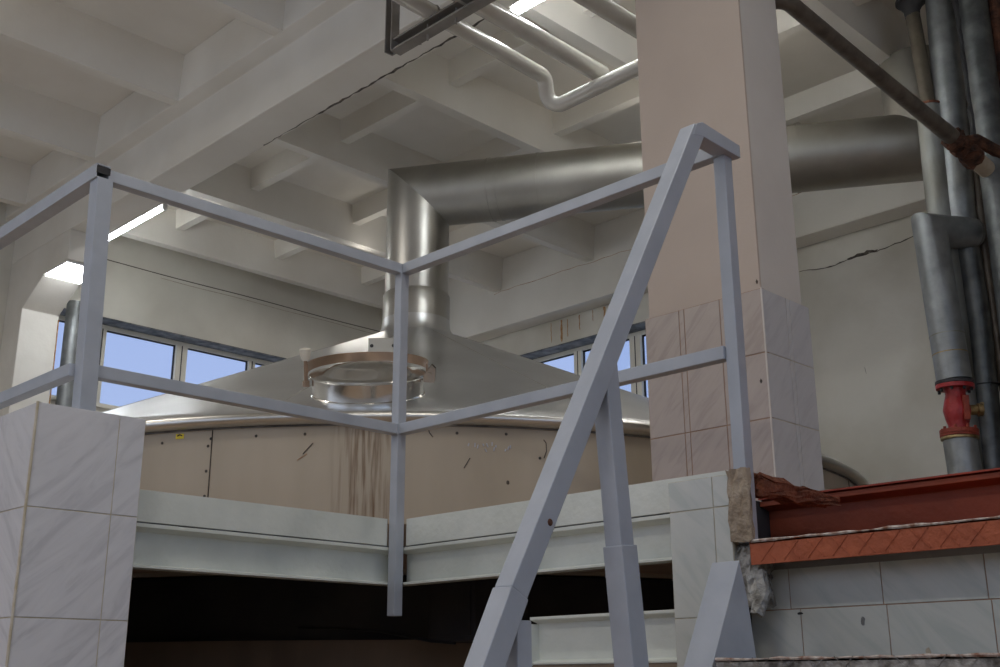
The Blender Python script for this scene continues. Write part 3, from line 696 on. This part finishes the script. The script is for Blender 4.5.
# second nosing, worn grey steel, ragged
plate_nosing(2.52, -.556, -.60, YS, 1.735, 'greyplate', 'worn', sc_, 2.97)
MB().box((2.60, YS, -.92), (2.95, 1.73, -.57)).build('riser_core', 'concrete', sc_)
tiles(2.588, 'x', [YS] + [1.47 - .283 * i for i in range(8, 0, -1)] + [1.47, 1.73], [-.90, -.61], .003, 'tile_c', 'grout_b', sc_, -1, .012)
for i in range(2, 5):
    x = 2.52 - .33 * (i - 1); z = -.556 - .33 * (i - 1)
    MB().box((x, YS, z - .05), (x + .45, 1.735, z)).build('tread_slab', 'concrete', sc_, bevel=.004)
    MB().box((x + .08, YS, z - .38), (x + .4, 1.735, z - .05)).build('riser_core', 'tile_c', sc_)
# scuffs on the riser
for (y, z, w_, h_, mt) in ((1.545, -.452, .007, .014, 'reveal'), (1.735, -.425, .010, .005, 'black'), (1.37, -.535, .009, .012, 'cream_c')):
    mb = MB(); n = 9; P = []
    for q in range(n):
        a = 2 * PI * q / n; kk = random.uniform(.6, 1.1)
        P.append((2.9535, y + w_ * kk * math.cos(a), z + h_ * kk * math.sin(a)))
    mb.prism(P, (.001, 0, 0)).build('scuff_mark', mt, sc_)
# side stringer
MB().prism([(2.565, 1.75, -.305), (2.682, 1.75, -.292), (2.712, 1.75, -.40), (2.742, 1.75, -.60), (2.70, 1.75, -1.0), (2.40, 1.75, -1.4), (2.10, 1.75, -1.6), (1.98, 1.75, -1.6), (2.524, 1.75, -.573)][1:], (0, .09, 0)).build('stringer', 'blue', sc_, bevel=.002)

# tiled cheek wall between the stair and the beam
cw = thing('tiled_cheek_wall', (2.9, 1.97, G0), 'narrow marble-tiled wall end between the edge beam and the red stair', 'wall')
tiles(2.83, 'x', [1.865, 1.925, 2.087], [-2.0, -1.69, -1.38, -1.06, -.745, -.431, -.115, -.022], .003, 'tile_c', 'grout_y', cw, -1, .012)
MB().box((2.842, 1.868, G0), (2.868, 2.083, -.022)).build('core', 'brown_m', cw)
def rough_box(a, b, n, amp):
    mb = MB(); mb.box(a, b); bmesh.ops.remove_doubles(mb.bm, verts=mb.bm.verts, dist=1e-6)
    bmesh.ops.subdivide_edges(mb.bm, edges=mb.bm.edges[:], cuts=n, use_grid_fill=True)
    for v in mb.bm.verts: v.co += V([random.uniform(-amp, amp) for _ in range(3)])
    return mb
rough_box((2.824, 1.798, -.222), (2.842, 1.867, -.012), 6, .004).build('bedding_mortar', 'brown_m', cw)
rough_box((2.845, 1.80, -.40), (2.93, 1.868, -.235), 5, .011).build('broken_mortar', 'broken', cw, smooth=False)
MB().sweep([(2.86, 1.80, -.31), (2.855, 1.79, -.37), (2.83, 1.80, -.43)], [.022, .024, .018], 8).build('loose_mortar_lump', 'broken', cw, noise=.004)
rough_box((2.885, 1.795, -.245), (2.93, 1.835, -.232), 2, .002).build('rust_flake', 'rust', cw)

# rough rusty sill plate between the post and the red channel
rp = rough_box((2.91, 1.80, -.070), (3.36, 1.86, -.028), 6, .006)
for v in rp.bm.verts:
    tt = (v.co.x - 2.91) / .45
    v.co.z += (1 - tt) * .012 * (1 if v.co.z > -.05 else -.8) - tt * .020 * (v.co.z > -.05) + .006 * math.sin(v.co.x * 40)
tag(rp.build('rusty_plate', 'rust', origin=(3.2, 1.83, -.02)), 'crumbling rust-brown plate edge between the guard post and the red steel channel', 'plate')

# ---- below the upper floor ---------------------------------------------------------
cb = MB()
P = [V(p) for p in ((2.95, 4.9, -.36), (3.1, 4.52, -.368), (3.15, 4.2, -.38), (3.2, 3.928, -.40), (3.2, 3.761, -.426), (3.2, 3.602, -.45), (3.2, 3.45, -.462))]
tag(cb.sweep(P, .006, 8).build('sagging_cable', 'black', smooth=True, origin=(2.9, 3.7, -.4)), 'thin black cable sagging in the dark below the floor edge', 'cable')
bxm = thing('junction_box', (3.25, 3.6, -.6), 'dark metal cabinet in the shadow under the floor, left of the handrail', 'cabinet')
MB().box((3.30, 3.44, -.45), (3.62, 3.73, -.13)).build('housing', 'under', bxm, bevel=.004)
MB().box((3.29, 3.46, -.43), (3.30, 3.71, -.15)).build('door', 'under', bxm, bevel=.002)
# walls closing the lower storey, coloured near-black to stand for its shade
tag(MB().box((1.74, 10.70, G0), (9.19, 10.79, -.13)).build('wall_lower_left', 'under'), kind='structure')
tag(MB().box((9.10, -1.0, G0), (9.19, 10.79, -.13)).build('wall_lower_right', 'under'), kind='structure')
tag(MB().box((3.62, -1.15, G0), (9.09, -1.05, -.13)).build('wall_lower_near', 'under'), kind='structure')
jo = tag(MB().box((2.0, BY + .12, -.20), (2.06, 10.6, -.125)).build('trim_1', 'under'), kind='structure')
for i in range(1, 6):
    pass

# ---- overhead pipes and their hanger frame -------------------------------------------
zp = 2.98
hg = thing('pipe_hanger', (3.75, 4.4, 2.95), 'dull grey steel channel frame hanging from the ceiling above the white pipes', 'hanger frame')
zc0 = 2.90
def chan_bar(a, b, w_=.07, t_=.012, up=V((0, 0, 1))):
    a, b = V(a), V(b); dd = (b - a).normalized(); sd = dd.cross(up).normalized(); u = sd.cross(dd)
    prof = [(-w_ / 2, -w_ / 2), (w_ / 2, -w_ / 2), (w_ / 2, -w_ / 2 + t_), (-w_ / 2 + t_, -w_ / 2 + t_), (-w_ / 2 + t_, w_ / 2 - t_), (w_ / 2, w_ / 2 - t_), (w_ / 2, w_ / 2), (-w_ / 2, w_ / 2)]
    return MB().prism([a + sd * p + u * q for p, q in prof], b - a)
chan_bar((3.66, 4.49, zc0), (3.66, 2.6, zc0), .075).build('cross_channel', 'rail_g', hg, bevel=.0015)
chan_bar((3.64, 4.50, zc0 - .035), (3.64, 4.50, ZS), .060, .008, V((0, 1, 0))).build('hanger_leg', 'rail_g', hg, bevel=.0015)
chan_bar((3.66, 2.62, zc0 - .035), (3.66, 2.62, ZS), .065, .008, V((0, 1, 0))).build('hanger_leg', 'rail_g', hg, bevel=.0015)
MB().sweep([(3.70, 4.44, zc0 + .03), (3.76, 4.38, zc0 + .04)], .022, 12).build('clamp', 'rail_g', hg)

def bend(path, r, n=8):
    P = [V(p) for p in path]; out = [P[0]]
    for i in range(1, len(P) - 1):
        a = (P[i - 1] - P[i]).normalized(); b = (P[i + 1] - P[i]).normalized(); th = a.angle(b); t_ = r / math.tan(th / 2)
        A, B = P[i] + a * t_, P[i] + b * t_; c = P[i] + (a + b).normalized() * (r / math.sin(th / 2))
        for k_ in range(n + 1):
            s_ = k_ / n; v = (A - c).slerp(B - c, s_) if (A - c).length else A - c
            out.append(c + v.normalized() * r)
    out.append(P[-1]); return out
pi_ = thing('overhead_pipe', (4.6, 4.2, zp), 'thin white overhead pipe with a dip and bend, meeting a wider one above the duct', 'pipe', 'overhead pipes under the ceiling')
MB().sweep(bend([(2.6, 4.13, zp), (4.62, 4.20, zp), (4.72, 4.26, zp - .17), (4.90, 3.52, zp - .03), (4.95, 2.9, zp - .03)], .075, 10), .048, 24).build('pipe', 'whitepipe', pi_, smooth=True)
p2 = thing('overhead_pipe', (4.4, 3.9, zp), 'straight white overhead pipe joining the bent one at a tee', 'pipe', 'overhead pipes under the ceiling')
MB().sweep([(2.6, 3.90, zp), (4.86, 3.935, zp)], .056, 24).build('pipe', 'whitepipe', p2, smooth=True)
p3 = thing('overhead_pipe', (4.4, 3.45, zp), 'short run of white overhead pipe passing behind the near column at the top', 'pipe', 'overhead pipes under the ceiling')
MB().sweep([(2.6, 3.46, zp), (5.0, 3.45, zp)], .054, 24).build('pipe', 'whitepipe', p3, smooth=True)
for par, y, r_ in ((pi_, 4.16, .042), (p2, 3.915, .052), (p3, 3.46, .05)):   # u-bolts onto the channel
    o = MB().sweep([(3.66, y - r_ - .006, zc0 + .02), (3.66, y - r_ - .006, zp), (3.66, y - r_ * .7, zp + r_ * .75), (3.66, y, zp + r_ + .006), (3.66, y + r_ * .7, zp + r_ * .75), (3.66, y + r_ + .006, zp), (3.66, y + r_ + .006, zc0 - .075)], .006, 8).build('u_bolt', 'rail_g', par)

# ---- pipes at the right ----------------------------------------------------------------
def vpipe(name, pts, r, mat, label, cat='pipe', grp='vertical pipes at the right', part='pipe', n=32):
    t_ = thing(name, pts[0], label, cat, grp)
    o = MB().sweep(pts, r, n).build(part, mat, t_, smooth=True)
    return t_
K_ = .965
def sc(p): return (p[0] * K_, p[1] * K_, (p[2] + .6) * K_ - .6)
def base(p): return (p[0], p[1], 0)
GP = 'vertical pipes at the right'
# P3: front insulated pipe with the red valve
u3 = [sc(p) for p in ((6.95, 2.889, 2.339), (6.95, 2.872, 1.744), (6.95, 2.852, 1.196))]
l3 = [sc(p) for p in ((6.95, 2.864, .815), (6.95, 2.856, .577))]
fp = thing('insulated_pipe', (l3[1][0], l3[1][1], 0), 'front galvanised-clad pipe with an elbow on top and a red valve in its line', 'pipe', GP)
stub_e = sc((7.27, 2.745, 2.262)); r3 = .104
el = (u3[0][0], u3[0][1], u3[0][2] - .095)
MB().sweep([u3[2], u3[1], (el[0], el[1], el[2]), stub_e], r3, 40).build('upper_sheath', 'galv', fp, smooth=True)
MB().sweep([l3[0], l3[1], (l3[1][0], l3[1][1] - .005, 0)], .098, 40).build('lower_sheath', 'galv', fp, smooth=True)
for z in (1.30, 1.42):
    q = V(u3[2]); dd = (V(u3[1]) - q).normalized(); q = q + dd * (z - q.z)
    MB().sweep([q, q + dd * .006], r3 + .0015, 40).build('sheath_band', 'brass' if z < 1.4 else 'dirty', fp, smooth=True)
ev = V(stub_e); dv_ = (ev - V(el)).normalized()
MB().sweep([ev, ev + dv_ * .03, ev + dv_ * .05], [r3, r3 * .92, r3 * .6], 40).build('end_cap', 'galv_d', fp, smooth=True)
# valve
va = V(u3[2]); vb = V(l3[0]); vd = (va - vb)
def vm(t): return vb + vd * t
gv = thing('gate_valve', tuple(vb), 'bright red flanged valve in the front galvanised pipe', 'valve')
MB().sweep([vm(.16), vm(.24), vm(.34), vm(.5), vm(.66), vm(.78), vm(.86)], [.066, .058, .070, .082, .070, .058, .066], 32).build('body', 'redvalve', gv, smooth=True)
for a, b, mt in ((.86, .93, 'redvalve'), (.10, .17, 'redold')):
    f_ = MB().sweep([vm(a), vm(b)], .112, 36).build('flange', mt, gv, bevel=.002)
    for i in range(8):
        an = 2 * PI * i / 8 + .2; o_ = V((math.cos(an), math.sin(an), 0)) * .094; m_ = vm((a + b) / 2); up_ = vd.normalized()
        MB().sweep([m_ + o_ - up_ * .032, m_ + o_ + up_ * .032], .010, 6).build('bolt', 'redold' if a < .5 else 'black', f_)
MB().sweep([vm(.935), vm(.99)], .113, 36).build('gasket_ring', 'gasket', gv, bevel=.003)
MB().sweep([vm(.005), vm(.05)], .110, 36).build('rusty_ring', 'brass', gv, bevel=.003)
MB().sweep([vm(.055), vm(.095)], .112, 36).build('rusty_ring', 'redold', gv, bevel=.003)
toward = V((-.80, -.60, 0))
right = V((.62, -.78, 0)).normalized()
m5 = vm(.5)
MB().bar(m5 + toward * .075 + right * .035 - vd * .20, m5 + toward * .085 + right * .035 + vd * .20, .035, .03, toward).build('bonnet', 'redold', gv, bevel=.005)
MB().sweep([m5 + right * .05, m5 + right * .115, m5 + right * .12, m5 + right * .15], [.032, .032, .042, .040], 16).build('gearbox', 'brass', gv, bevel=.003)
MB().sweep([m5 + right * .145 - vd * .08, m5 + right * .15 + vd * .12], .012, 10).build('spindle', 'brass', gv)
# thin brown pipe with flared top and wide dirty sheath
p1 = [sc(p) for p in ((7.22, 2.932, 4.05), (7.22, 2.893, 3.23))]; s1 = [sc(p) for p in ((7.22, 2.898, 3.248), (7.22, 2.915, 2.509), (7.22, 2.908, 1.605), (7.22, 2.93, .605))]
tp = thing('insulated_pipe', (s1[-1][0], s1[-1][1], 0), 'thin brown pipe with a dark flared cup on top, sheathed in stained metal lower down', 'pipe', GP)
MB().sweep([p1[1], p1[0]], .050, 24).build('bare_pipe', 'oldpipe', tp, smooth=True)
q = V(p1[0])
MB().lathe([(.05, -.05), (.055, 0), (.085, .05), (.105, .065), (.105, .08), (.08, .07), (.05, .02)], 32, Matrix.Translation(q)).build('flared_cup', 'under', tp, smooth=True)
MB().sweep(s1 + [(s1[-1][0], s1[-1][1], 0)], .083, 32).build('sheath', 'dirty', tp, smooth=True)
MB().sweep([s1[0], (s1[0][0], s1[0][1], s1[0][2] + .015)], .088, 32).build('sheath_collar', 'rust', tp, noise=.003)
# wide middle pipe
a2 = [sc(p) for p in ((7.3, 2.742, 4.9), (7.3, 2.742, 4.173), (7.3, 2.776, 3.294), (7.3, 2.824, 2.2))]; b2_ = [sc(p) for p in ((7.3, 2.80, 2.45), (7.3, 2.788, 1.666), (7.3, 2.829, .602))]
a2[0] = (a2[1][0], a2[1][1], ZS - .002)
mp_ = thing('insulated_pipe', (b2_[-1][0], b2_[-1][1], 0), 'wide grey pipe rising from the horizontal stub to the ceiling, narrower and darker below it', 'pipe', GP)
MB().sweep(a2[::-1], .104, 36).build('upper_sheath', 'galv', mp_, smooth=True)
MB().sweep(b2_ + [(b2_[-1][0], b2_[-1][1], 0)], .082, 32).build('lower_sheath', 'galv_d', mp_, smooth=True)
MB().sweep([(b2_[1][0], b2_[1][1] + .005, 1.15), (b2_[1][0], b2_[1][1] + .005, 1.157)], .085, 32).build('sheath_band', 'black', mp_)
# dark pipe with rusty left side
a4 = [sc(p) for p in ((7.2, 2.494, 3.991), (7.2, 2.503, 3.225), (7.2, 2.511, 2.2), (7.2, 2.528, 1.058), (7.2, 2.53, .1))]
a4 = [(a4[0][0], a4[0][1], ZS - .002)] + a4 + [(a4[-1][0], a4[-1][1], 0)]
dp = thing('insulated_pipe', a4[-1], 'dark grey pipe at the right picture edge, crossed by the rusty clamp', 'pipe', GP)
MB().sweep(a4, .095, 32).build('sheath', 'galv_d', dp, smooth=True)
lf = []
for i in range(26):
    z = 4.05 - i * .055; kx = a4[1][0] + (a4[2][0] - a4[1][0]) * (4.0 - z) / .8
    lf.append((kx - .05, a4[1][1] + .085 + random.uniform(-.006, .006), z))
MB().sweep(lf, [random.uniform(.018, .032) for _ in lf], 8).build('tarry_seam', 'black', dp)
# thin dark red pipe between them, and one beyond the frame edge
a5 = [sc(p) for p in ((7.35, 2.643, 4.133), (7.35, 2.672, 3.273), (7.35, 2.698, 2.261), (7.35, 2.70, .1))]
a5 = [(a5[0][0], a5[0][1], ZS - .002)] + a5 + [(a5[-1][0], a5[-1][1], 0)]
rp_ = thing('bare_pipe', a5[-1], 'thin dark red-brown pipe squeezed between the two widest pipes', 'pipe', GP)
MB().sweep(a5, .030, 16).build('pipe', 'rustpipe', rp_, smooth=True)
a6 = [sc(p) for p in ((7.3, 2.371, 3.915), (7.3, 2.398, 2.996), (7.3, 2.42, .1))]
a6 = [(a6[0][0], a6[0][1], ZS - .002)] + a6 + [(a6[-1][0], a6[-1][1], 0)]
rq = thing('bare_pipe', a6[-1], 'reddish pipe cut by the right picture edge, rightmost of the upright pipes', 'pipe', GP)
MB().sweep(a6, .07, 20).build('pipe', 'darkrust', rq, smooth=True)
# slanting brown pipe running to the clamp
dg = thing('brown_pipe', (5.5, 2.45, 2.56), 'bare brown pipe crossing in front of the duct from column to the upright pipes', 'pipe')
MB().sweep(bend([(4.40, 2.78, 2.64), (4.47, 2.45, 2.650), (6.42, 2.45, 2.562)], .09), .043, 24).build('pipe', 'rustpipe', dg, smooth=True)
MB().sweep([(5.3, 2.45, 2.613), (6.45, 2.45, 2.561)], [.0435, .052], 24).build('paint_sleeve', 'rustpipe', dg, smooth=True)
jg = []
for i in range(11): jg.append((6.38 + i * .03, 2.45 + random.uniform(-.008, .008), 2.562 - i * .004))
MB().sweep(jg, [random.uniform(.05, .078) for _ in jg], 14).build('crumbling_lagging', 'darkrust', dg, noise=.010)
MB().sweep([(6.66, 2.45, 2.53), (6.88, 2.44, 2.50)], .056, 20).build('wrapped_end', 'cream_c', dg, smooth=True)
MB().sweep([(6.60, 2.47, 2.62), (6.72, 2.42, 2.65), (6.98, 2.30, 2.55)], [.02, .035, .04], 10).build('rusty_clamp', 'darkrust', dg, noise=.008)

# ---- light ------------------------------------------------------------------------------
w = bpy.data.worlds.new('World'); bpy.context.scene.world = w; w.use_nodes = True
N, L = w.node_tree.nodes, w.node_tree.links
bg = N['Background']; tc = N.new('ShaderNodeTexCoord'); sp = N.new('ShaderNodeSeparateXYZ'); L.new(tc.outputs['Generated'], sp.inputs[0])
r = N.new('ShaderNodeValToRGB'); L.new(sp.outputs[2], r.inputs[0])
e_ = r.color_ramp.elements; e_[0].position = 0.0; e_[0].color = (.58, .68, .88, 1); e_[1].position = .6; e_[1].color = (.30, .42, .82, 1)
x_ = e_.new(.24); x_.color = (.44, .55, .87, 1)
L.new(r.outputs[0], bg.inputs[0]); bg.inputs[1].default_value = 1.0

def area(loc, rot, sx, sy, power, c):
    l = bpy.data.lights.new('unseen_light', 'AREA'); l.shape = 'RECTANGLE'; l.size = sx; l.size_y = sy; l.energy = power; l.color = c
    o = bpy.data.objects.new('area_light', l); col.objects.link(o); o.location = loc; o.rotation_euler = rot; return o
# daylight entering by the windows behind the camera
area((RX + .02, -.8, 1.95), (0, -PI / 2, 0), 2.6, 5.4, P_REAR * .6, (.90, .94, 1.0))
area((RX + .02, 6.3, 1.95), (0, -PI / 2, 0), 2.6, 6.4, P_REAR * 1.3, (.90, .94, 1.0))
area((0, RY + .02, 1.95), (PI / 2, 0, 0), 6.2, 2.6, P_NEAR, (.68, .81, 1.0))
# added unseen lights under the ceiling, without fixtures, brightening column, stair and pier
for (x, y, p) in FILL_LIGHTS:
    area((x, y, 3.60), (0, 0, 0), .12, 1.4, p, (1.0, .95, .87)); area((x, y, 3.64), (PI, 0, 0), .12, 1.4, p * .12, (1.0, .95, .87))

# ---- camera -----------------------------------------------------------------------------
f, p, rl_, yw = 1127.2, .29724, -.00442, .78342
cam = bpy.data.cameras.new('camera'); co = bpy.data.objects.new('camera', cam); col.objects.link(co)
cam.sensor_fit = 'HORIZONTAL'; cam.sensor_width = 36; cam.lens = f / 1000 * 36; cam.clip_start = .05
fw = V((math.cos(yw) * math.cos(p), math.sin(yw) * math.cos(p), math.sin(p))); rt = V((math.sin(yw), -math.cos(yw), 0)); up = rt.cross(fw)
r2 = rt * math.cos(rl_) + up * math.sin(rl_); u2 = -rt * math.sin(rl_) + up * math.cos(rl_)
co.matrix_world = Matrix(((r2.x, u2.x, -fw.x, 0), (r2.y, u2.y, -fw.y, 0), (r2.z, u2.z, -fw.z, -.6), (0, 0, 0, 1)))
S = bpy.context.scene; S.camera = co
S.view_settings.view_transform = 'Standard'; S.view_settings.look = 'None'; S.view_settings.gamma = 1; S.view_settings.exposure = EXPO
try: S.view_settings.use_curve_mapping = False
except Exception: pass
S.cycles.max_bounces = 10; S.cycles.diffuse_bounces = 6
